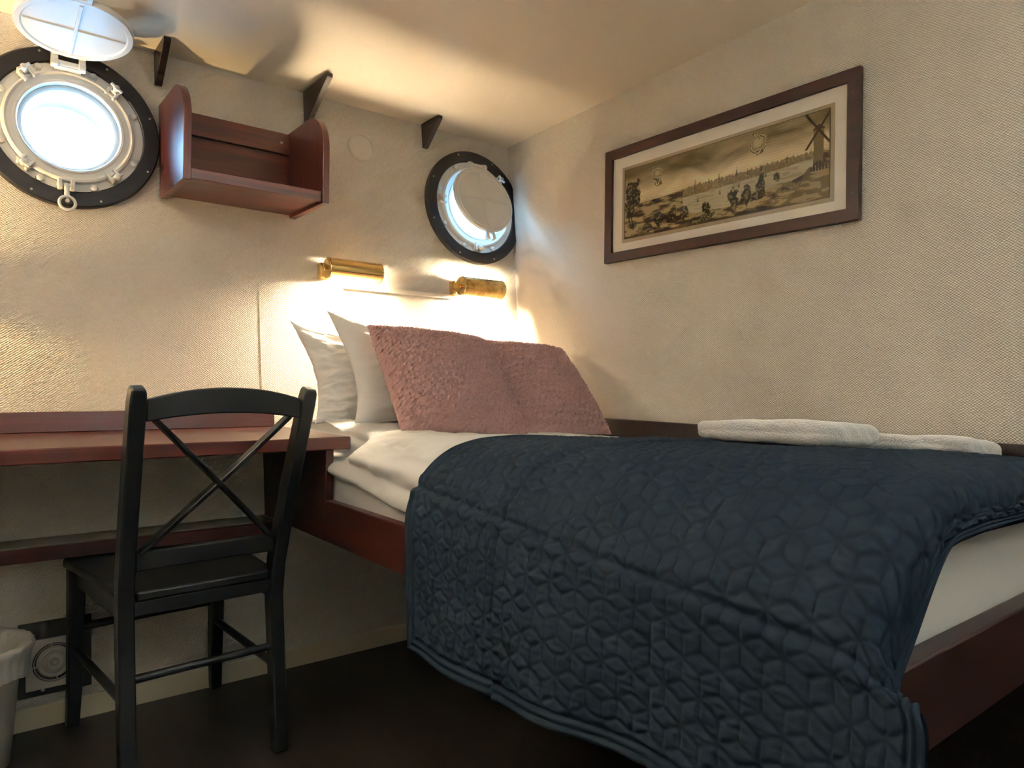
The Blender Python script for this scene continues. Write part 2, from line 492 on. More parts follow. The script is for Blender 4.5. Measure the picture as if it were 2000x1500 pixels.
    mb = MB(); mb.lathe([(.0001, -.004), (.118, -.004), (.121, -.010), (.126, -.010), (.128, -.005), (.134, -.005), (.137, -.009), (.141, -.007), (.141, .006), (.138, .009), (.126, .009), (.122, .005), (.0001, .005)], 96, mtx=Cc)
    cov = obj('cover', mb, MT['white'], root, smooth=True, angle=30)
    Cl = C @ Matrix.Translation((0, 0, lift))
    mb = MB(Cc)
    for z0, z1 in ((-.0105, -.003), (.004, .0095)):
        mb.box(-.120, .120, -.0045, .0045, z0, z1); mb.box(-.0045, .0045, -.120, .120, z0, z1)
    obj('cross_rib', mb, MT['white'], cov, bevel=.001)
    mb = MB(C)
    for sx in (-.034, .034):
        mb.box(sx-.0085, sx+.0085, -.010, .030, lift-.008, lift+.008)
        if lift: mb.box(sx-.0085, sx+.0085, -.010, .011, lift-.008, .009)
        mb.lathe([(.0001, -.009), (.013, -.009), (.0135, 0), (.013, .009), (.0001, .009)], 20, mtx=C @ Matrix.Translation((sx, 0, 0)) @ Matrix.Rotation(math.pi/2, 4, 'Y'))
    obj('hinge_arm', mb, MT['white'], cov, bevel=.0015)
    mb = MB(Cl)
    for sx in (-.0145, .0145): mb.box(sx-.007, sx+.007, cc+rc-.012, cc+rc+.034, -.008, .008)
    mb.box(-.02, .02, cc+rc-.012, cc+rc+.006, -.008, .008)
    obj('latch_lug', mb, MT['white'], cov, bevel=.0015)
    return root

t1 = math.radians(9)
build_porthole(0, -1.632, 1.644, (0, -math.cos(t1), math.sin(t1)), (-1.640, .163, 1.820),
    [116, 71, 24, -25, -71, -114, 156, -156], [50, -50, 130, -130],
    'round porthole at the left with its cover swung up under the ceiling', eye=True, lift=-.026)
build_porthole(1, -.2, 1.644, (.02, -.30, -1.0), (-.199, .170, 1.815),
    [121, 163, -151, -113, -66, 24], [48, -92, 178],
    'round porthole in the corner by the picture, its cover hanging half open', clip=.1985, eye=False)
# light guides for the sky outside each porthole
for cx, cz in PORT:
    ld = bpy.data.lights.new('porthole_daylight', 'AREA'); ld.shape = 'DISK'; ld.size = .27
    ld.cycles.is_portal = True
    lo = bpy.data.objects.new('porthole_daylight', ld); COL.objects.link(lo)
    lo.matrix_world = hull_frame(cx, cz, -.152)     # local -z of an area light is its direction
    lo.matrix_world = lo.matrix_world @ Matrix.Rotation(math.pi, 4, 'X')

# ------------------------------------------------------------------ wooden brackets under the ceiling
def bracket(x, drop, reach, label, w=.0205):
    z0, z1 = 1.945-drop, ceil_z(.1)-.002
    poly = [(hy(z0)-.001, z0), (hy(z0)-.016, z0), (hy(1.9)-reach, z1-.013), (hy(1.9)-reach, z1), (hy(z1)-.001, z1)]
    mb = MB(); mb.prism(poly, 'x', x, x+w)
    o = obj('wooden_bracket', mb, MT['wood_dark'], bevel=.0015)
    return tag(o, label, 'bracket', 'triangular brackets under the ceiling')
bracket(-1.405, .104, .130, 'dark triangular wooden bracket under the ceiling, between porthole cover and shelf')
bracket(-.921, .115, .205, 'largest dark triangular wooden bracket, at the right end of the shelf')
bracket(-.435, .094, .122, 'dark triangular wooden bracket above the corner porthole')

# ------------------------------------------------------------------ wall shelf
sh = thing('wall_shelf', (-1.177, .17, 1.49), 'open red mahogany box shelf hung on the hull wall', 'shelf')
def side_poly(zb=1.481, zt_=1.778, f=-.112):
    p = [(hy(zb)-.001, zb), (f, zb), (f, 1.655)]
    for i in range(1, 10):
        t = i/10*math.pi/2
        p.append((f+.125*(1-math.cos(t)), 1.655+(zt_-1.655)*math.sin(t)))
    p += [(f+.125, zt_), (hy(zt_)-.001, zt_)]
    return p
for x0, x1 in ((-1.394, -1.372), (-.985, -.963)):
    mb = MB(); mb.prism(side_poly(), 'x', x0, x1)
    obj('side_panel', mb, MT['wood_z'], sh, bevel=.002)
mb = MB(); mb.prism([(hy(1.50)-.002, 1.492), (-.088, 1.492), (-.088, 1.506), (hy(1.50)-.002, 1.506)], 'x', -1.3725, -.9845)
obj('shelf_board', mb, MT['wood_x'], sh, bevel=.001)
mb = MB().box(-1.3725, -.9845, -.103, -.088, 1.488, 1.519)
obj('front_lip', mb, MT['wood_x'], sh, bevel=.002)
mb = MB(); mb.prism([(hy(1.5)-.001, 1.505), (hy(1.70)-.001, 1.70), (hy(1.70)-.010, 1.70), (hy(1.5)-.010, 1.505)], 'x', -1.3725, -.9845)
obj('back_panel', mb, MT['wood_x'], sh)
mb = MB(); mb.prism([(hy(1.7)-.001, 1.70), (hy(1.773)-.001, 1.773), (hy(1.773)-.024, 1.773), (hy(1.7)-.024, 1.70)], 'x', -1.3725, -.9845)
br = obj('back_rail', mb, MT['wood_x'], sh, bevel=.0015)
mb = MB(); mb.lathe([(.0001, .0262), (.0048, .0255), (.0055, .0235)], 14, mtx=hull_frame(-1.013, 1.735))
obj('screw', mb, MT['steel'], br, smooth=True)

# ------------------------------------------------------------------ blank wall plate
mb = MB(); mb.lathe([(.0001, .0050), (.0455, .0050), (.0462, .0036), (.0475, .0036), (.048, .0062), (.0505, .0055), (.0515, .0005)], 48, mtx=hull_frame(-.7035, 1.794))
tag(obj('wall_plate', mb, MT['plate'], smooth=True, angle=25), 'round blank cream cover plate on the wall beside the shelf', 'cover plate')

# ------------------------------------------------------------------ brass wall lamps
def wall_lamp(x0, x1, zc, r, dist, base_x, slot_deg, slot_half, brass, label, tube=None, top=None, bulb='tube'):
    yc = hy(zc)-dist
    root = thing('wall_lamp', (base_x, hy(zc), zc), label, 'wall lamp', 'brass tube lamps on the hull wall')
    F = hull_frame(base_x, zc-.006)
    mb = MB(F); mb.box(-.019, .019, -.027, .027, .0005, .034)
    b = obj('wall_base', mb, MT[brass], root, bevel=.002)
    mb = MB(); mb.tube([Vector((base_x, hy(zc)-.030, zc-.004)), Vector((base_x+.004, yc+.03, zc-.002)), Vector((x0+.002, yc+.012, zc))], .0095, 12)
    obj('arm', mb, MT[brass], root, smooth=True)
    # shade: a tube with a slot facing slot_deg (0 = towards the wall, -90 = down)
    e0, e1 = slot_deg+slot_half, slot_deg-slot_half+360
    arcs = [(e0, top[0], x0, x1), (top[1], e1, x0, x1), (top[0], top[1], x0, x0+.018), (top[0], top[1], x1-.018, x1)] if top else [(e0, e1, x0, x1)]
    mb = MB()
    for (b0, b1, xa, xb) in arcs:
        a0, a1 = math.radians(b0), math.radians(b1)
        n = max(4, int((b1-b0)/6)); rings = []
        for (xx, rr) in ((xa, r), (xb, r), (xb, r-.0018), (xa, r-.0018)):
            rings.append([(xx, yc+rr*math.cos(a0+(a1-a0)*i/n), zc+rr*math.sin(a0+(a1-a0)*i/n)) for i in range(n+1)])
        v = [p for q in rings for p in q]; f = []
        for i in range(4):
            j = (i+1) % 4
            for q in range(n): f.append((i*(n+1)+q, i*(n+1)+q+1, j*(n+1)+q+1, j*(n+1)+q))
        f += [(0, n+1, 2*(n+1), 3*(n+1)), (n, 2*n+1, 3*n+2, 4*n+3)]
        mb.add(v, f)
    obj('shade', mb, MT[brass], root, smooth=True)
    def frame(x): return Matrix.Translation((x, yc, zc)) @ Matrix.Rotation(math.pi/2, 4, 'Y')
    for x in (x0, x1):
        mb = MB(); mb.lathe([(.0001, -.003), (r*.97, -.003), (r*1.02, -.001), (r*1.02, .003), (r*.97, .005), (.0001, .005)], 40, mtx=frame(x))
        c = obj('end_cap', mb, MT[brass], root, smooth=True, angle=35)
    mb = MB(); mb.tube([(x0-.004, yc-.002, zc+.001), (x0-.012, yc-.002, zc+.001)], .006, 12)
    obj('pivot_screw', mb, MT[brass], root, smooth=True)
    mb = MB(); mb.tube([(x1+.004, yc-.006, zc-.010), (x1+.012, yc-.006, zc-.010)], .0075, 12)
    obj('switch', mb, MT['plastic'], root, smooth=True, label='small pale push switch')
    ta, tb = tube or (.022, x1-x0-.022)
    mb = MB(); mb.tube([(x0+ta, yc, zc), (x0+tb, yc, zc)], .011, 14)
    obj('tube_bulb', mb, MT[bulb], root, smooth=True, label='glowing warm white tube')
    return root
wall_lamp(-.882, -.688, 1.311, .0370, .070, -.872, -56, 80, 'brass', 'polished brass tube lamp on the hull wall over the white pillows', top=(100, 109.5))
wall_lamp(-.330, -.140, 1.302, .0375, .070, -.322, -30, 72, 'brass_old', 'tarnished brass tube lamp in the corner below the small porthole')
wall_lamp(-2.365, -2.150, 1.170, .0370, .060, -2.370, 0, 88, 'brass', 'brass tube lamp over the far end of the desk', tube=(.016, .062), bulb='tube3')
mb = MB(hull_frame(0, 1.262)); mb.box(-.80, -.335, -.009, .009, .0004, .0125)
tag(obj('cable_duct', mb, MT['paint'], bevel=.0025), 'slim cream cable duct between the two brass lamps', 'cable duct')

# ------------------------------------------------------------------ bowl uplights added out of view as fill, behind and beside the camera
def uplight(x, y, z, nx, ny, col, watts, label):
    ul = thing('fill_uplight', (x, y, z), label, 'fill light', 'added brass bowl fill lights')
    c = (x+nx*.115, y+ny*.115, z)
    Tu = Matrix.Translation(c)
    mb = MB(); mb.lathe([(.0001, 0), (.03, .003), (.07, .030), (.092, .075), (.096, .100), (.093, .100), (.088, .075), (.066, .034), (.03, .010), (.0001, .008)], 40, mtx=Tu)
    obj('bowl', mb, MT['brass'], ul, smooth=True, angle=40)
    tx, ty = abs(ny)*.03, abs(nx)*.03
    xs_ = sorted((x-tx+nx*.0005, x+tx+nx*.012)); ys_ = sorted((y-ty+ny*.0005, y+ty+ny*.012))
    mb = MB().box(xs_[0], xs_[1], ys_[0], ys_[1], z+.01, z+.09)
    mb.tube([(x+nx*.01, y+ny*.01, z+.05), (x+nx*.035, y+ny*.035, z+.05)], .012, 12)
    obj('wall_base', mb, MT['brass'], ul, bevel=.002)
    mb = MB(); mb.lathe([(.0001, .066), (.076, .066), (.076, .060), (.0001, .060)], 40, mtx=Tu)
    obj('diffuser', mb, emit('fill_diffuser', col, watts/(math.pi*.0182)), ul, smooth=True, angle=30)
uplight(-.95, YB, 1.36, 0, 1, (.55, .80, 1.0), FILL_W, 'added fill light in a brass bowl on the wall opposite the portholes')
uplight(XL, -.95, 1.40, 1, 0, (1.0, .95, .87), FILL_L, 'added fill light in a brass bowl on the wall at the far end of the desk')
uplight(0, -2.75, 1.42, -1, 0, (1.0, .93, .83), FILL_R, 'added fill light in a brass bowl on the picture wall behind the camera')

# ------------------------------------------------------------------ framed engraving
Y0, Y1, Z0, Z1 = -1.3235, -.391, 1.3645, 1.7705
pic = thing('framed_picture', (0, (Y0+Y1)/2, Z0), 'wide brown framed engraving of a river landscape on the right wall', 'picture')
fwid = .034
mb = MB()
o_ = [(Y0, Z0), (Y1, Z0), (Y1, Z1), (Y0, Z1)]
i_ = [(Y0+fwid, Z0+fwid), (Y1-fwid, Z0+fwid), (Y1-fwid, Z1-fwid), (Y0+fwid, Z1-fwid)]
for k in range(4):
    a, b, c, d = o_[k], o_[(k+1) % 4], i_[(k+1) % 4], i_[k]
    mb.prism([a, b, c, d], 'x', -.021, -.001)
frm = obj('frame', mb, MT['wood_frame'], pic, bevel=.0012)
for (yy, zz) in ((-1.3055, 1.704), (-1.3055, 1.438), (-.400, 1.71), (-.400, 1.425)):
    mb = MB(); mb.tube([(-.0205, yy, zz), (-.0222, yy, zz)], .0035, 10)
    obj('frame_screw', mb, MT['black_plate'], frm)
mb = MB().box(-.010, -.002, Y0+.02, Y1-.02, Z0+.02, Z1-.02)
obj('mount', mb, MT['mount'], pic)
PY0, PY1, PZ0, PZ1 = -1.252, -.470, 1.428, 1.697
mb = MB().box(-.0112, -.010, PY0-.0, PY1, PZ0, PZ1)
obj('paper', mb, MT['paper'], pic)
def engraving(nu=560, nv=190):
    u = np.linspace(0, 1, nu)[:, None]*np.ones((1, nv)); v = np.linspace(0, 1, nv)[None, :]*np.ones((nu, 1))
    asp = 2.95; x = u*asp
    hor = .44+.06*np.sin(u*2.2+.2)+.045*sstep(.6, 1, u)
    C = np.zeros((nu, nv, 3)) + np.array([.155, .128, .082])
    cl_ = fbm(x*2.2+3, v*6.5+.8*vnoise(x*2, v*3, 5), 5, 3)
    sky = np.clip(.50+.42*cl_ - .35*sstep(.62, 1, v), 0, 1)
    glow = np.exp(-((v-hor-.08)/.13)**2)
    lum = .085+.17*sky+.20*glow
    hatch = .5+.5*np.sin(v*nv*1.05+1.5*vnoise(x*6, v*8, 8))
    lum = lum*(.86+.14*hatch)
    C[:] = lum[..., None]*np.array([1.0, .84, .56])
    def put(mask, col, a=1.0):
        m_ = (np.clip(mask, 0, 1)*a)[..., None]
        C[:] = C*(1-m_)+np.array(col)*m_
    # distant town: low jagged roofs and plain spires
    roof = hor + .022+.030*np.abs(vnoise(x*34, 0*v, 11)) + .014*vnoise(x*90, 0*v, 12)
    town = sstep(.25, .42, u)*(1-sstep(.93, 1, u))
    put((v < roof*town+(hor+.004)*(1-town)) & (v > hor-.09), (.085, .070, .047), .85)
    for cu, hh in ((.405, .11), (.475, .075), (.525, .10), (.61, .12), (.66, .06), (.72, .05), (.83, .075)):
        put((np.abs(u-cu) < .0032*np.clip((hor+hh-v)/hh, 0, 1)+.0006) & (v < hor+hh) & (v > hor-.02), (.055, .045, .03), .9)
    fac = vnoise(x*70, v*60, 13)
    put(((v < hor+.02) & (v > hor-.08) & (fac > .25)), (.20, .165, .105), .6)
    # river
    top = hor-.075-.02*np.sin(u*5); bot = .17+.10*(1-sstep(.15, .5, u))+.17*sstep(.55, .95, u)+.03*vnoise(x*6, 0*v, 21)
    riv = sstep(.28, .40, u)*(1-sstep(.90, .97, u))
    put((v < top) & (v > bot) & (riv > .5), (.235, .215, .155), .95)
    put((v < top) & (v > bot) & (riv > .5) & (vnoise(x*9, v*90, 23) > .35), (.16, .145, .10), .7)
    for cu, cv in ((.42, .31), (.53, .34), (.62, .37), (.57, .28), (.74, .42)):
        put((np.abs(u-cu)*asp < .012*(1-(v-cv)/.06)) & (v > cv) & (v < cv+.055), (.08, .07, .05), .9)
        put((np.abs(u-cu)*asp < .016) & (np.abs(v-cv+.006) < .008), (.07, .06, .04), .9)
    # fields left, banks in front
    ground = (v < hor-.0) & ((v < bot) | (riv <= .5))
    g = fbm(x*7, v*26, 4, 31)
    put(ground, (.105, .088, .058), 1)
    put(ground & (g > .15), (.215, .178, .11), .75)
    put(ground & (g < -.35), (.040, .034, .024), .85)
    put((v < .035+.02*vnoise(x*8, 0*v, 41)), (.05, .042, .03), .8)
    # trees and bushes
    def tree(cu, cv, w, h, trunk=True, sd=0):
        q = np.sqrt(((u-cu)*asp/w)**2+((v-cv)/h)**2)
        e = q+.42*fbm(x*16, v*16, 3, 50+sd)
        put(sstep(1.05, .85, e), (.045, .042, .030), 1)
        put((e < .8) & (fbm(x*40, v*40, 2, 60+sd) > .25), (.135, .120, .078), .8)
        if trunk: put((np.abs((u-cu)*asp-.02*np.sin(v*14)) < .010) & (v < cv) & (v > cv-h*2.2), (.04, .035, .025), 1)
    tree(.05, .60, .15, .22, True, 1); tree(.035, .40, .06, .10, True, 2)
    for k, (cu, cv, w, h) in enumerate(((.20, .17, .07, .10), (.28, .20, .08, .11), (.345, .20, .07, .10), (.465, .18, .065, .11), (.475, .10, .08, .06),
            (.595, .22, .065, .13), (.655, .24, .07, .12), (.725, .31, .065, .12), (.79, .37, .05, .08), (.42, .06, .10, .05), (.14, .10, .10, .06), (.70, .20, .10, .05))):
        tree(cu, cv, w, h, False, k+3)
    # knoll with a post mill at the right
    put((v < .40*sstep(.80, .95, u)+.05*vnoise(x*10, v*9, 71)) & (u > .8), (.085, .070, .046), .9)
    put((v < .36*sstep(.80, .95, u)) & (u > .8) & (fbm(x*9, v*30, 3, 72) > .1), (.19, .155, .10), .7)
    mx = (u-.955)*asp
    put((np.abs(mx) < .055+.03*(v-.55)) & (v > .42) & (v < .80), (.10, .083, .056), 1)
    put((np.abs(mx) < .07*np.clip((.86-v)/.06, 0, 1)) & (v >= .79) & (v < .86), (.06, .05, .036), 1)
    put((np.abs(mx) < .02+.10*np.clip((.44-v)/.10, 0, 1)) & (v > .33) & (v < .44) & (np.abs(np.sin(mx*90)) > .5), (.05, .042, .03), 1)
    for s_ in (1, -1):
        dd = np.abs(mx*.75+s_*(v-.79)*.55)
        put((dd < .012) & (np.abs(mx) < .16) & (np.abs(v-.79) < .2), (.05, .042, .032), 1)
    # two vague cartouches among the clouds
    for cu, cv, w, h in ((.20, .80, .085, .15), (.70, .83, .115, .13)):
        q = np.sqrt(((u-cu)*asp/w)**2+((v-cv)/h)**2)+.3*fbm(x*12, v*12, 3, 81)
        put(sstep(1.1, .95, q), (.30, .26, .175), .6)
        put((q < 1.0) & (np.sin(q*22+3*vnoise(x*14, v*14, 82)) > .1), (.060, .052, .036), .9)
        put(sstep(.40, .3, q), (.24, .205, .135), .8)
    ed = (u < .004) | (u > .996) | (v < .010) | (v > .990)
    put(ed, (.06, .05, .035), 1)
    C = np.clip((C-.036)*2.6, .010, .8)
    P = np.zeros((nu, nv, 3)); P[..., 0] = -.0117
    P[..., 1] = PY1-.011-u*(PY1-PY0-.022); P[..., 2] = PZ0+.012+v*(PZ1-PZ0-.022)
    return P, C
P, C = engraving()
grid_obj('print', P, MT['ink'], pic, colors=C, flip=False)
mb = MB().box(-.0165, -.0155, Y0+fwid-.004, Y1-fwid+.004, Z0+fwid-.004, Z1-fwid+.004)
obj('glass', mb, MT['glass'], pic)

# ------------------------------------------------------------------ bunk bed frame
XS = -1.097; FY = -1.885
bed = thing('bed_frame', (XS/2, -.9, .489), 'dark mahogany bunk frame fixed in the corner under the navy bedspread', 'bed')
mb = MB().box(XS, XS+.026, FY, -.40, .489, .600)
obj('side_rail', mb, MT['wood_bed_y'], bed, bevel=.003)
mb = MB(); mb.prism([(hy(.49)-.001, .489), (-.418, .489), (-.418, .736), (hy(.736)-.001, .736)], 'x', XS-.0005, XS+.0225)
obj('head_panel', mb, MT['wood_bed_y'], bed, bevel=.002)
mb = MB().box(XS+.0265, -.022, FY, FY+.030, .487, .600)
obj('foot_rail', mb, MT['wood_bed_x'], bed, bevel=.003)
mb = MB().box(-.022, -.001, YB+.6, -.004, .001, .799)  # real along the top; carried down to the floor to darken the wall
obj('wall_board', mb, MT['wood_dark'], bed, bevel=.002)
mb = MB(); mb.prism([(hy(.53)-.001, .530), (FY+.031, .530), (FY+.031, .548), (hy(.548)-.001, .548)], 'x', XS+.027, -.023)
obj('base_board', mb, MT['wood_x'], bed)
for y0 in (-1.80, -.35):
    mb = MB().box(-.09, -.03, y0, y0+.06, 0, .525)
    obj('support_post', mb, MT['wood_z'], bed, bevel=.002)

def rbox(x0, x1, y0, y1, z0, z1, r, nu=90, nv=40, amp=0, f=8, seed=0, sag=None):
    """rounded block as a closed grid: rings in plan, stacked by a rounded profile"""
    th = np.linspace(0, 2*np.pi, nu, endpoint=False)
    cx, cy = (x0+x1)/2, (y0+y1)/2; hx, hy_ = (x1-x0)/2, (y1-y0)/2
    per = []
    n4 = nu//4
    cor = min(r*1.3, hx*.9, hy_*.9)
    pts = []
    for (sx, sy, a0) in ((1, 1, 0), (-1, 1, 90), (-1, -1, 180), (1, -1, 270)):
        for i in range(7):
            a = math.radians(a0+90*i/6)
            pts.append((cx+sx*(hx-cor)+cor*math.cos(a), cy+sy*(hy_-cor)+cor*math.sin(a)))
    pts = np.array(pts+[pts[0]])
    sl = np.concatenate([[0], np.cumsum(np.linalg.norm(np.diff(pts, axis=0), axis=1))])
    q = np.linspace(0, sl[-1], nu, endpoint=False)
    per = np.stack([np.interp(q, sl, pts[:, 0]), np.interp(q, sl, pts[:, 1])], 1)
    prof = []
    for i in range(6): prof.append((-1, i/6))
    for i in range(9):
        a = -math.pi/2+math.pi/2*i/8; prof.append(('r', r*(1-math.cos(a)), z0+r+r*math.sin(a)))
    for i in range(1, 7): prof.append(('r', 0, z0+r+(z1-z0-2*r)*i/7))
    for i in range(9):
        a = math.pi/2*i/8; prof.append(('r', r*(1-math.cos(a)), z1-r+r*math.sin(a)))
    for i in range(6): prof.append((1, 1-(i+1)/6))
    rows = []
    for pr in prof:
        if pr[0] == 'r':
            ins, z = pr[1], pr[2]; k = 1
            px = cx+(per[:, 0]-cx)*(1-ins/hx); py = cy+(per[:, 1]-cy)*(1-ins/hy_)
        else:
            z = z0 if pr[0] < 0 else z1
            k = max(pr[1], .002)
            px = cx+(per[:, 0]-cx)*(1-r/hx)*k; py = cy+(per[:, 1]-cy)*(1-r/hy_)*k
        rows.append(np.stack([px, py, np.full(nu, z)], 1))
    Pn = np.array(rows)
    if amp:
        nx = fbm(Pn[..., 0]*f+Pn[..., 2]*f*1.3, Pn[..., 1]*f-Pn[..., 2]*f, 3, seed)
        d = np.stack([(Pn[..., 0]-cx)/hx, (Pn[..., 1]-cy)/hy_, (Pn[..., 2]-(z0+z1)/2)/((z1-z0)/2)], -1)
        d = d/np.maximum(np.linalg.norm(d, axis=-1, keepdims=True), .3)
        Pn = Pn+d*(amp*nx)[..., None]
    return Pn
mt = grid_obj('mattress', rbox(XS+.031, -.026, FY+.034, .02, .549, .700, .03, 240, amp=.003, f=9, seed=4), MT['sheet'])
tag(mt, 'thick mattress under a white sheet lying in the mahogany bunk frame', 'mattress')

# ------------------------------------------------------------------ bedding surface
BX = np.array([-.030,-.11,-.30,-.50,-.69,-.85,-.94,-.99,-1.03,-1.071,-1.096,-1.118,-1.131,-1.137,-1.141,-1.146])
BZ = np.array([.742,.747,.763,.775,.784,.790,.791,.782,.767,.736,.704,.668,.626,.540,.450,.362])
def dense_profile(n, X_=BX, Z_=BZ):
    s = np.concatenate([[0], np.cumsum(np.hypot(np.diff(X_), np.diff(Z_)))])
    t = np.linspace(0, s[-1], 1200)
    x = np.interp(t, s, X_); z = np.interp(t, s, Z_)
    k = np.ones(41)/41
    xp = np.pad(x, 20, mode='reflect', reflect_type='odd'); zp = np.pad(z, 20, mode='reflect', reflect_type='odd')
    x = np.convolve(xp, k, 'valid'); z = np.convolve(zp, k, 'valid')
    s2 = np.concatenate([[0], np.cumsum(np.hypot(np.diff(x), np.diff(z)))])
    q = np.linspace(0, s2[-1], n)
    return np.interp(q, s2, x), np.interp(q, s2, z), q
def dome(X, Y):
    k = np.clip((-.93-Y)/.75, 0, 1)
    return .016*k*np.exp(-((X+.66)/.36)**4) + .010*k*np.exp(-((X+.3)/.3)**2)
def head_rise(X, Y):
    return .016*sstep(-.55, -.1, Y)*sstep(-.3, -.8, X)
def quilt_z(x, y):
    o = np.argsort(BX)
    return float(np.interp(x, BX[o][-8:], BZ[o][-8:]) + dome(np.array(x), np.array(y)) + head_rise(np.array(x), np.array(y)))

def build_quilt():
    v0, yF = -.925, -1.885
    Lv = (v0-yF)+.115
    du = .0025
    xs, zs, us = dense_profile(int(1.44/du))
    nu = len(us); nv = int(Lv/du)
    vs = np.linspace(0, Lv, nv)
    U = us[:, None]*np.ones((1, nv)); V = vs[None, :]*np.ones((nu, 1))
    Xb = xs[:, None]*np.ones((1, nv)); Zb = zs[:, None]*np.ones((1, nv))
    Y = v0-V
    Lu = us[-1]
    # head-side edge is not quite straight
    Y = Y - .012*np.sin(U*5.1)*np.exp(-V/.25)
    w_top = np.where(Xb > -1.0, 1.0, sstep(.565, .735, Zb))          # 1 on the top, 0 on the hanging side
    side = sstep(.70, .58, Zb)*(Xb < -1.0)
    ext = np.maximum(yF+.03-Y, 0)
    R = .038
    ang = np.minimum(ext/R, math.pi/2)
    yt = (yF+.03) - R*np.sin(ang)
    zd = R*(1-np.cos(ang)) + np.maximum(ext-R*math.pi/2, 0)*(.30+.70*sstep(-.95, -1.07, Xb))
    ysd = (yF+.03) - ext*.62
    Yn = np.where(ext > 0, yt*w_top+ysd*(1-w_top), Y)
    Z = Zb + dome(Xb, Y) - zd*w_top
    X = Xb.copy()
    # hanging side: slow waves and the hem line rising towards the foot
    hang = np.clip((.66-Zb)/.30, 0, 1)*(Xb < -1.0)
    Z = Z + hang*(.0+.035*sstep(-1.0, -1.7, Y))
    X = X - hang*(.010*np.sin(Y*9+.6)+.006*np.sin(Y*23+2)) + .004*hang
    X = X - .020*hang*sstep(-1.6, -1.95, Y)
    # the corner edge waves in and out a little
    Yn = Yn + (1-w_top)*sstep(-1.70, -1.93, Y)*(.008*np.sin((Zb-.62)*17))
    # storage folds pressed into the cloth
    def crease(d, w, h): return h*np.exp(-(d/w)**2)
    fold = crease(V-.322-.010*np.sin(U*4), .007, -.008)+crease(V-.322-.010*np.sin(U*4)-.014, .009, .005)
    yy = U-1.125-.055*np.clip((V-.25)/.7, -1, 1)
    fold += crease(yy, .007, -.0065)+crease(yy-.016, .010, .004)+crease(yy+.02+.02*np.sin(V*9), .007, .0022)
    fold += crease(V-.66-.006*np.sin(U*6), .010, -.0035)
    # long smooth lumps of the duvet below
    lump = .005*fbm(U*5+.3, V*4, 2, 7)
    # quilting: rhombs, six edges out of every star
    s = .0335
    a = U; b = V
    lx, ly = s*math.sqrt(3), 1.5*s*1.0
    # stars: triangular lattice of spacing s*sqrt3, spokes along U (across the bed) and +-60 degrees
    # lattice rows along V
    row = np.round(a/(1.5*s)); best = np.full(U.shape, 9.); da = np.zeros_like(U); db = np.zeros_like(U)
    for rr in (-1, 0, 1):
        rw = row+rr
        off = np.where(np.mod(rw, 2) == 0, 0, lx/2)
        cl = np.round((b-off)/lx)
        ca = rw*1.5*s; cb = cl*lx+off
        d2 = (a-ca)**2+(b-cb)**2
        m_ = d2 < best
        best = np.where(m_, d2, best); da = np.where(m_, a-ca, da); db = np.where(m_, b-cb, db)
    th = np.arctan2(db, da); r_ = np.sqrt(best)
    tf = np.mod(th+math.pi/6, math.pi/3)-math.pi/6
    dist = r_*np.abs(np.sin(tf))
    eu = np.minimum(U, Lu-U); ev = np.minimum(V, Lv-V); ed = np.minimum(eu, ev)
    inside = sstep(.026, .034, ed)
    puff = .0026*(1-np.exp(-(dist/.0042)**2))*inside
    puff += (.0010*vnoise(U*160, V*38, 91)+.0009*vnoise(U*60, V*120, 92))*inside
    band = -.0030*np.exp(-((ed-.029)/.0035)**2)+.0032*np.exp(-((ed-.022)/.005)**2) - .0022*np.exp(-((ed-.0125)/.0025)**2)+.003*np.exp(-((ed-.006)/.005)**2)
    Pq = np.stack([X, Yn, Z], -1)
    gu = np.gradient(Pq, axis=0); gv = np.gradient(Pq, axis=1)
    nrm = np.cross(gu, gv); nrm /= np.linalg.norm(nrm, axis=-1, keepdims=True)+1e-12
    if nrm[nu//4, nv//3, 2] < 0: nrm = -nrm
    Pq = Pq + nrm*(fold+lump+puff+band+.006)[..., None]
    seam_mask = np.exp(-(dist/.0020)**2)*inside + np.exp(-((ed-.029)/.002)**2)
    return Pq, np.clip(seam_mask, 0, 1)[..., None]*np.ones(3)
Pq, Tq = build_quilt()
q = grid_obj('bedspread', Pq, MT['quilt'], colors=Tq)
# make sure the normals look out of the bed before giving the cloth its thickness
q.data.update()
if q.data.polygons[len(q.data.polygons)//4].normal.z < 0: q.data.flip_normals()
so = q.modifiers.new('thickness', 'SOLIDIFY'); so.thickness = .009; so.offset = -1
tag(q, 'navy blue quilted bedspread stitched in rhombs, draped over the bed and its side', 'bedspread')

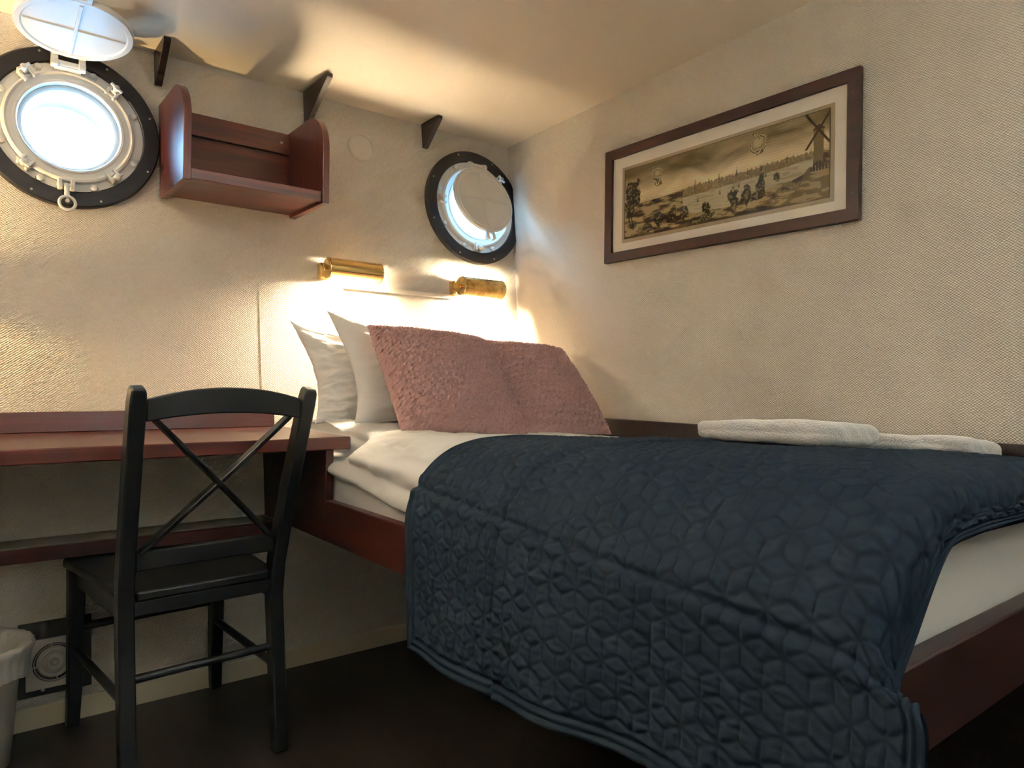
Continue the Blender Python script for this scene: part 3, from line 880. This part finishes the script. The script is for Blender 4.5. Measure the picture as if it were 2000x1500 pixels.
def build_duvet():
    # profile across the bed at the head: domed top, folded layer at the edge, tucked underneath
    pr = [(-.034,.700),(-.030,.725),(-.05,.738),(-.30,.754),(-.50,.767),(-.69,.776),(-.85,.783),(-.94,.783),(-.99,.776),(-1.035,.765),(-1.066,.750),
          (-1.079,.735),(-1.076,.722),(-1.062,.717),(-1.060,.713),(-1.078,.710),(-1.089,.699),(-1.089,.686),(-1.078,.675),(-1.055,.673),(-1.0,.690),(-.80,.700),(-.40,.700)]
    X_ = np.array([p[0] for p in pr]); Z_ = np.array([p[1] for p in pr])
    s = np.concatenate([[0], np.cumsum(np.hypot(np.diff(X_), np.diff(Z_)))])
    t = np.linspace(0, s[-1], 320); x = np.interp(t, s, X_); z = np.interp(t, s, Z_)
    k = np.ones(5)/5
    x = np.convolve(np.pad(x, 2, mode='edge'), k, 'valid'); z = np.convolve(np.pad(z, 2, mode='edge'), k, 'valid')
    ny = 420
    Y = np.linspace(.035, -1.845, ny)
    Xg = x[None, :]*np.ones((ny, 1)); Zg = z[None, :]*np.ones((ny, 1)); Yg = Y[:, None]*np.ones((1, 320))
    edge = sstep(-.98, -1.06, Xg)*(np.arange(320)[None, :] < 290)
    top = (np.arange(320)[None, :] < 175)*1.0
    low = np.clip((-Yg-.35)/.55, 0, 1)
    Zg = Zg - edge*low*.036 + dome(Xg, Yg)*top*.9 + head_rise(Xg, Yg)*top + .010*edge*np.clip((Yg+.4)/.4, 0, 1)
    Zg = np.where(edge*low > 0, Zg - .030*edge*low*sstep(.735, .69, z[None, :]), Zg)
    head = sstep(-1.0, -.86, Yg)
    wr = (.006*fbm(Yg*7+Xg*5, Xg*9, 3, 61)+.0035*vnoise(Yg*30+Xg*14, Xg*22-Yg*8, 63))*head
    Zg = Zg + wr*top
    Xg = Xg - .008*vnoise(Yg*9, Zg*60, 65)*edge*head - .004*vnoise(Yg*28, Zg*40, 66)*edge*head
    Xg = Xg + (1-head)*edge*.03 + .062*edge*sstep(-.52, -.45, Yg)*sstep(.700, .728, Zg)
    # round off the two ends
    e = np.minimum(np.abs(Yg-.035), np.abs(Yg+1.845))
    rr = np.clip(e/.035, 0, 1); k2 = np.sqrt(1-(1-rr)**2)
    zm = .712
    Zg = zm+(Zg-zm)*(.25+.75*k2)
    P_ = np.stack([Xg, Yg, Zg], -1)
    return P_
dv = grid_obj('duvet', build_duvet(), MT['linen'])
if dv.data.polygons[60].normal.z < 0: dv.data.flip_normals()
tag(dv, 'white folded duvet showing between the navy bedspread and the pillows', 'duvet')

# ------------------------------------------------------------------ pillows and cushions
def pillow(name, c, right, upv, w, h, t, mt_, n=90, pinch=.10, power=.5, wr=.004, wf=6, seed=0, knit=False, bend=0, ear=None):
    c = np.array(c); R_ = np.array(right)/np.linalg.norm(right); U_ = np.array(upv)/np.linalg.norm(upv)
    U_ = U_-R_*np.dot(U_, R_); U_ /= np.linalg.norm(U_)
    N_ = np.cross(R_, U_)
    lin = np.sin(np.linspace(-1, 1, n)*math.pi/2*.86)/math.sin(math.pi/2*.86)
    u = lin[:, None]*np.ones((1, n)); v = lin[None, :]*np.ones((n, 1))
    out = []
    for sg in (1, -1):
        x = w/2*u*(1-pinch*(1-v*v)); y = h/2*v*(1-pinch*(1-u*u))
        prof = np.clip((1-u**2)*(1-v**2), 0, 1)**power
        z = sg*(t/2*prof + .004*(1-np.clip(np.maximum(abs(u), abs(v)), 0, 1)**8))
        inner = np.clip(prof*2.2, 0, 1)
        z = z + inner*(wr*fbm(u*wf+3*sg, v*wf*1.3+seed, 3, seed)+wr*.8*vnoise(u*3+v*9, v*4-u*2, seed+3))*sg
        if knit:
            cell = .0250
            gx, gy = x/cell, y/cell
            rowi = np.floor(gy); off = .5*np.mod(rowi, 2)
            fx = np.mod(gx+off, 1)-.5; fy = gy-rowi-.5
            jx = .18*vnoise(gx*1.1, gy*1.1, seed+5); jy = .18*vnoise(gx*1.1+9, gy*1.1, seed+6)
            rr = np.sqrt((fx+jx)**2+((fy+jy)*1.05)**2); tt = np.arctan2(fy+jy, fx+jx)
            b = np.clip(1-(rr/.62)**2, 0, 1)*(.68+.32*np.cos(6*tt+seed))
            hole = np.exp(-(rr/.20)**2)
            z = z + sg*(0.0130*b-.0190*hole+.0022*vnoise(gx*4, gy*4, seed+8))*np.clip(prof*6+.25, 0, 1)
            x = x+.0016*vnoise(gx*3, gy*3, seed+21); y = y+.0016*vnoise(gx*3+5, gy*3, seed+22)
        z = z + bend*(u**2)
        if ear:  # pull one corner up and outwards
            for (eu_, ev_, dx, dy) in ear:
                k = np.clip(1-np.sqrt((u-eu_)**2+(v-ev_)**2)/1.1, 0, 1)**2
                x = x+dx*k; y = y+dy*k
        out.append(c+x[..., None]*R_+y[..., None]*U_+z[..., None]*N_)
    F_, B_ = out
    # close front and back along the border
    rim = .5*(F_+B_)
    m_ = np.zeros((n, n), bool); m_[0] = m_[-1] = True; m_[:, 0] = m_[:, -1] = True
    F_[m_] = rim[m_]; B_[m_] = rim[m_]
    mb = MB()
    me = bpy.data.meshes.new(name)
    pts = np.concatenate([F_.reshape(-1, 3), B_.reshape(-1, 3)])
    I, J = np.meshgrid(np.arange(n-1), np.arange(n-1), indexing='ij')
    Q = np.stack([I*n+J, (I+1)*n+J, (I+1)*n+J+1, I*n+J+1], -1).reshape(-1, 4)
    Qa = np.concatenate([Q, Q[:, ::-1]+n*n])
    me.vertices.add(len(pts)); me.vertices.foreach_set('co', pts.astype(np.float32).ravel())
    me.loops.add(Qa.size); me.loops.foreach_set('vertex_index', Qa.astype(np.int32).ravel())
    me.polygons.add(len(Qa)); me.polygons.foreach_set('loop_start', np.arange(0, Qa.size, 4, dtype=np.int32))
    me.update(calc_edges=True); me.validate()
    bm = bmesh.new(); bm.from_mesh(me); bmesh.ops.remove_doubles(bm, verts=bm.verts, dist=1e-5)
    bmesh.ops.recalc_face_normals(bm, faces=bm.faces); bm.to_mesh(me); bm.free()
    me.shade_smooth(); me.materials.append(mt_)
    return link(bpy.data.objects.new(name, me))
p1 = pillow('pillow', (-.69, -.065, .915), (1, .02, -.03), (-.03, .30, .62), .64, .30, .14, MT['linen'], 110, .10, .5, .011, 5, 11, ear=[(-1, 1, -.03, .065)])
tag(p1, 'white pillow standing rearmost against the hull wall', 'pillow', 'white pillows at the head of the bed')
p2 = pillow('pillow', (-.60, -.20, .925), (1, -.02, -.03), (.05, .36, .62), .68, .32, .115, MT['linen'], 110, .10, .5, .006, 4, 23, ear=[(-1, 1, -.02, .09)])
tag(p2, 'white pillow leaning between the rear pillow and the mauve cushions', 'pillow', 'white pillows at the head of the bed')
c1 = pillow('cushion', (-.674, -.362, .930), (1, -.07, -.055), (.085, .30, .32), .435, .435, .165, MT['mauve'], 230, .035, .58, .003, 4, 31, knit=True)
tag(c1, 'mauve crocheted cushion on the left, leaning on the white pillow', 'cushion', 'mauve crocheted cushions')
c2 = pillow('cushion', (-.258, -.325, .910), (1, -.03, -.03), (.085, .30, .32), .415, .43, .150, MT['mauve'], 230, .035, .58, .003, 4, 47, knit=True)
tag(c2, 'mauve crocheted cushion on the right, beside the picture wall', 'cushion', 'mauve crocheted cushions')

# ------------------------------------------------------------------ towels
def towel(c, L_, W_, T_, rotz, tilt, label, seed):
    P_ = rbox(-W_/2, W_/2, -L_/2, L_/2, 0, T_, T_*.36, 220, amp=.006, f=11, seed=seed)
    ca, sa = math.cos(rotz), math.sin(rotz)
    x, y, z = P_[..., 0], P_[..., 1], P_[..., 2]
    # folded edge: a shallow groove round the long sides
    g = np.exp(-((z-T_*.5)/.004)**2)*(np.abs(y) < L_/2-.02)
    x = x*(1-.010*g)
    X = c[0]+x*ca-y*sa; Y = c[1]+x*sa+y*ca
    base = np.vectorize(quilt_z)(np.clip(X, -1.0, -.03), Y)
    Z = base+.0125+z+tilt*y
    o = grid_obj('folded_towel', np.stack([X, Y, Z], -1), MT['towel'])
    return tag(o, label, 'towel', 'white folded towels on the bedspread')
towel((-.44, -1.37, 0),   .33, .21, .047, .05, 0, 'thick white folded towel nearer the pillows on the navy bedspread', 5)
towel((-.155, -1.46, 0),   .42, .20, .040, 0, 0, 'white folded towel lying behind the other towel against the wall', 9)

# ------------------------------------------------------------------ desk
DZ, DY = .7715, -.44
desk = thing('desk', (-1.8, .0, DZ-.034), 'red mahogany wall desk running along the hull wall behind the chair', 'desk')
mb = MB(); mb.prism([(hy(.757)-.002, DZ-.034), (DY, DZ-.034), (DY, DZ), (hy(.757)-.002, DZ)], 'x', -2.75, -1.036)
obj('desktop', mb, MT['wood_desk'], desk, bevel=.003)
mb = MB(); mb.prism([(hy(.78)-.001, DZ+.0005), (hy(.828)-.001, .828), (hy(.828)-.019, .828), (hy(.78)-.019, DZ+.0005)], 'x', -2.75, -1.062)
obj('back_lip', mb, MT['wood_desk'], desk, bevel=.002)
ledge = thing('wall_ledge', (-1.8, .0, .452), 'low narrow ledge with a mahogany front under the desk', 'ledge')
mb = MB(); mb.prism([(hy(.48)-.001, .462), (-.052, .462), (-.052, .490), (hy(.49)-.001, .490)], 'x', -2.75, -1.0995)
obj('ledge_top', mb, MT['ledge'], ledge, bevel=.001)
mb = MB().box(-2.75, -1.0995, -.070, -.0525, .4525, .488)
obj('front_strip', mb, MT['wood_desk'], ledge, bevel=.0015)

# ------------------------------------------------------------------ chair
th_ = .075
CH = Matrix.Translation((-1.416, -.476, 0)) @ Matrix.Rotation(th_, 4, 'Z')
chair = thing('dining_chair', (-1.416, -.476, 0), 'black painted cross-back wooden chair pushed in at the desk', 'chair', rot=Matrix.Rotation(th_, 3, 'Z'))
for sx in (-1, 1):
    zz = [0, .12, .25, .38, .47, .58, .70, .80, .87, .895, .905]
    pts = []
    for z in zz:
        x = .172 if z < .4 else .172+(z-.4)/.5*.017
        y = .002+.048*z/.42 if z < .42 else .05-.150*((z-.42)/.48)**1.15
        pts.append((sx*x, y-.03, z))
    mb = MB(CH); mb.bar(pts, [.034]*9+[.031, .026], [.036, .038, .040, .042, .044, .042, .040, .038, .036, .034, .028], (1, 0, 0))
    obj('leg', mb, MT['black'], chair, bevel=.004)
for sx in (-1, 1):
    pts = [(sx*.186, .447, 0), (sx*.1835, .444, .10), (sx*.183, .440, .25), (sx*.183, .438, .424)]
    mb = MB(CH); mb.bar(pts, [.030, .033, .037, .040], [.030, .033, .037, .040], (1, 0, 0))
    obj('leg', mb, MT['black'], chair, bevel=.004)
# seat: dished trapezoid with rounded corners
sp = [(-.150, -.004), (.150, -.004), (.175, .05), (.205, .36), (.213, .44), (.205, .465), (.15, .478), (0, .483), (-.15, .478), (-.205, .465), (-.213, .44), (-.205, .36), (-.175, .05)]
mb = MB(CH); mb.prism(sp, 'z', .425, .448)
obj('seat', mb, MT['black'], chair, bevel=.006, seg=3)
mb = MB(CH); mb.box(-.165, .165, .432, .452, .372, .4245); obj('front_apron', mb, MT['black'], chair, bevel=.002)
mb = MB(CH); mb.box(-.156, .156, .002, .020, .392, .4245); obj('rear_apron', mb, MT['black'], chair, bevel=.002)
for sx in (-1, 1):
    mb = MB(CH); mb.bar([(sx*.166, .035, .400), (sx*.176, .425, .400)], .018, .049, (1, 0, 0)); obj('side_apron', mb, MT['black'], chair, bevel=.002)
def back_y(z): return (.05-.150*((z-.42)/.48)**1.15)-.03
# crest rail, arched and bowed
n = 25; rings = []
for i in range(n):
    t = -1+2*i/(n-1); x = t*.170
    zt_, zb_ = .879+.026*(1-t*t), .832+.016*(1-t*t)
    y = back_y(.86)-.012*(1-t*t)
    rings.append([(x, y-.010, zb_), (x, y+.010, zb_), (x, y+.008, zt_), (x, y-.012, zt_)])
mb = MB(CH); mb.loft(rings); obj('crest_rail', mb, MT['black'], chair, bevel=.003)
rings = []
for i in range(n):
    t = -1+2*i/(n-1); x = t*.158; y = back_y(.52)-.010*(1-t*t)
    rings.append([(x, y-.010, .496+.004*(1-t*t)), (x, y+.010, .496+.004*(1-t*t)), (x, y+.010, .541), (x, y-.010, .541)])
mb = MB(CH); mb.loft(rings); obj('lower_back_rail', mb, MT['black'], chair, bevel=.003)
for k, sx in enumerate((-1, 1)):
    pts = []
    for i in range(9):
        t = i/8; z = .838-.302*t; x = sx*(-.152+.300*t)
        pts.append((x, back_y(z)-.012*math.sin(math.pi*t)-(.004 if k else -.004), z))
    mb = MB(CH); mb.bar(pts, .030, .010, (1, 0, -sx)); obj('cross_slat', mb, MT['black'], chair, bevel=.002)
mb = MB(CH); mb.tube([(-.16, .0, .255), (.16, .0, .255)], .0095, 14); obj('stretcher', mb, MT['black'], chair, smooth=True)
mb = MB(CH); mb.tube([(-.17, .441, .262), (.17, .441, .262)], .0105, 14); obj('stretcher', mb, MT['black'], chair, smooth=True)
for sx in (-1, 1):
    mb = MB(CH); mb.tube([(sx*.172, .01, .205), (sx*.182, .43, .205)], .0105, 14); obj('stretcher', mb, MT['black'], chair, smooth=True)

# ------------------------------------------------------------------ wall vent
vent = thing('wall_vent', (-1.675, hy(.09), .09), 'white square fan grille on a black plate low on the hull wall', 'vent')
Fv = hull_frame(-1.672, .163)
mb = MB(Fv); mb.box(-.080, .087, -.082, .108, .0008, .010); obj('backing_plate', mb, MT['black_plate'], vent, bevel=.001, label='black backing plate')
# square plate with a round hole
def plate_with_hole(hs, r, z0, z1, n=64):
    v = []; f = []
    for z in (z0, z1):
        for i in range(n):
            a = 2*math.pi*i/n; c, s_ = math.cos(a), math.sin(a)
            k = hs/max(abs(c), abs(s_))
            v.append((r*c, r*s_, z)); v.append((k*c, k*s_, z))
    for i in range(n):
        j = (i+1) % n
        a, b, c, d = 2*i, 2*i+1, 2*j+1, 2*j
        o = 2*n
        f += [(a, d, c, b), (a+o, b+o, c+o, d+o), (b, c, c+o, b+o), (a, a+o, d+o, d)]
    return v, f
mb = MB(Fv); mb.add(*plate_with_hole(.064, .050, .0105, .022))
gp = obj('grille_plate', mb, MT['plastic'], vent, bevel=.0012)
mb = MB(Fv)
for r in (.0460,): mb.lathe([(r-.0016, .020), (r, .023), (r+.0016, .020), (r, .016)], 56, closed_prof=True)
mb.lathe([(.0001, .022), (.008, .0215), (.009, .018), (.012, .0175), (.020, .0195), (.026, .0170), (.0265, .013), (.0290, .013), (.0295, .018), (.037, .0185), (.0405, .015), (.0405, .011), (.0001, .011)], 56)
for k in range(4):
    a = math.radians(90*k+8)
    mb.bar([(.030*math.cos(a), .030*math.sin(a), .018), (.051*math.cos(a), .051*math.sin(a), .018)], .003, .004, (-math.sin(a), math.cos(a), 0))
obj('grille_rings', mb, MT['plastic'], gp, smooth=True)
mb = MB(Fv); mb.lathe([(.0001, .028), (.006, .027), (.009, .0225), (.0001, .0215)], 24); obj('hub', mb, MT['plastic'], gp, smooth=True)
mb = MB(Fv); mb.box(-.030, -.022, -.070, -.064, .012, .020); obj('pull_tab', mb, MT['plastic'], gp, bevel=.001)

# ------------------------------------------------------------------ waste bin
bx, by = -1.862, -.165
wb = thing('waste_bin', (bx, by, 0), 'white waste bin with a pale bag folded over its rim, beside the vent', 'waste bin')
Tb = Matrix.Translation((bx, by, 0))
mb = MB(); mb.lathe([(.0001, .001), (.080, .001), (.086, .006), (.108, .285), (.110, .288), (.107, .288), (.084, .010), (.0001, .008)], 56, mtx=Tb)
obj('bin_body', mb, MT['plastic'], wb, smooth=True, angle=50)
n1, n2 = 120, 26
Pb = np.zeros((n1, n2, 3))
for i in range(n1):
    a = 2*math.pi*i/n1
    for j in range(n2):
        t = j/(n2-1)
        if t < .35:      # inside, down the bin
            q_ = t/.35; r = .092+.010*q_; z = .16+.125*q_
        elif t < .5:     # over the rim
            q_ = (t-.35)/.15; r = .102+.031*math.sin(q_*math.pi/2)+.0; z = .285+.012*math.sin(q_*math.pi)
        else:
            q_ = (t-.5)/.5; r = .133-.018*q_**.6; z = .285-.075*q_-.012*q_*math.sin(3*a+1)
        w_ = float(vnoise(np.array(a*6.0), np.array(z*22.0), 5))
        r += (.0035*w_+.0022*math.sin(a*31+z*40))*(1 if t > .3 else .4)
        Pb[i, j] = (bx+r*math.cos(a), by+r*math.sin(a), z)
grid_obj('bin_liner', Pb, MT['liner'], wb, wrap_u=True)
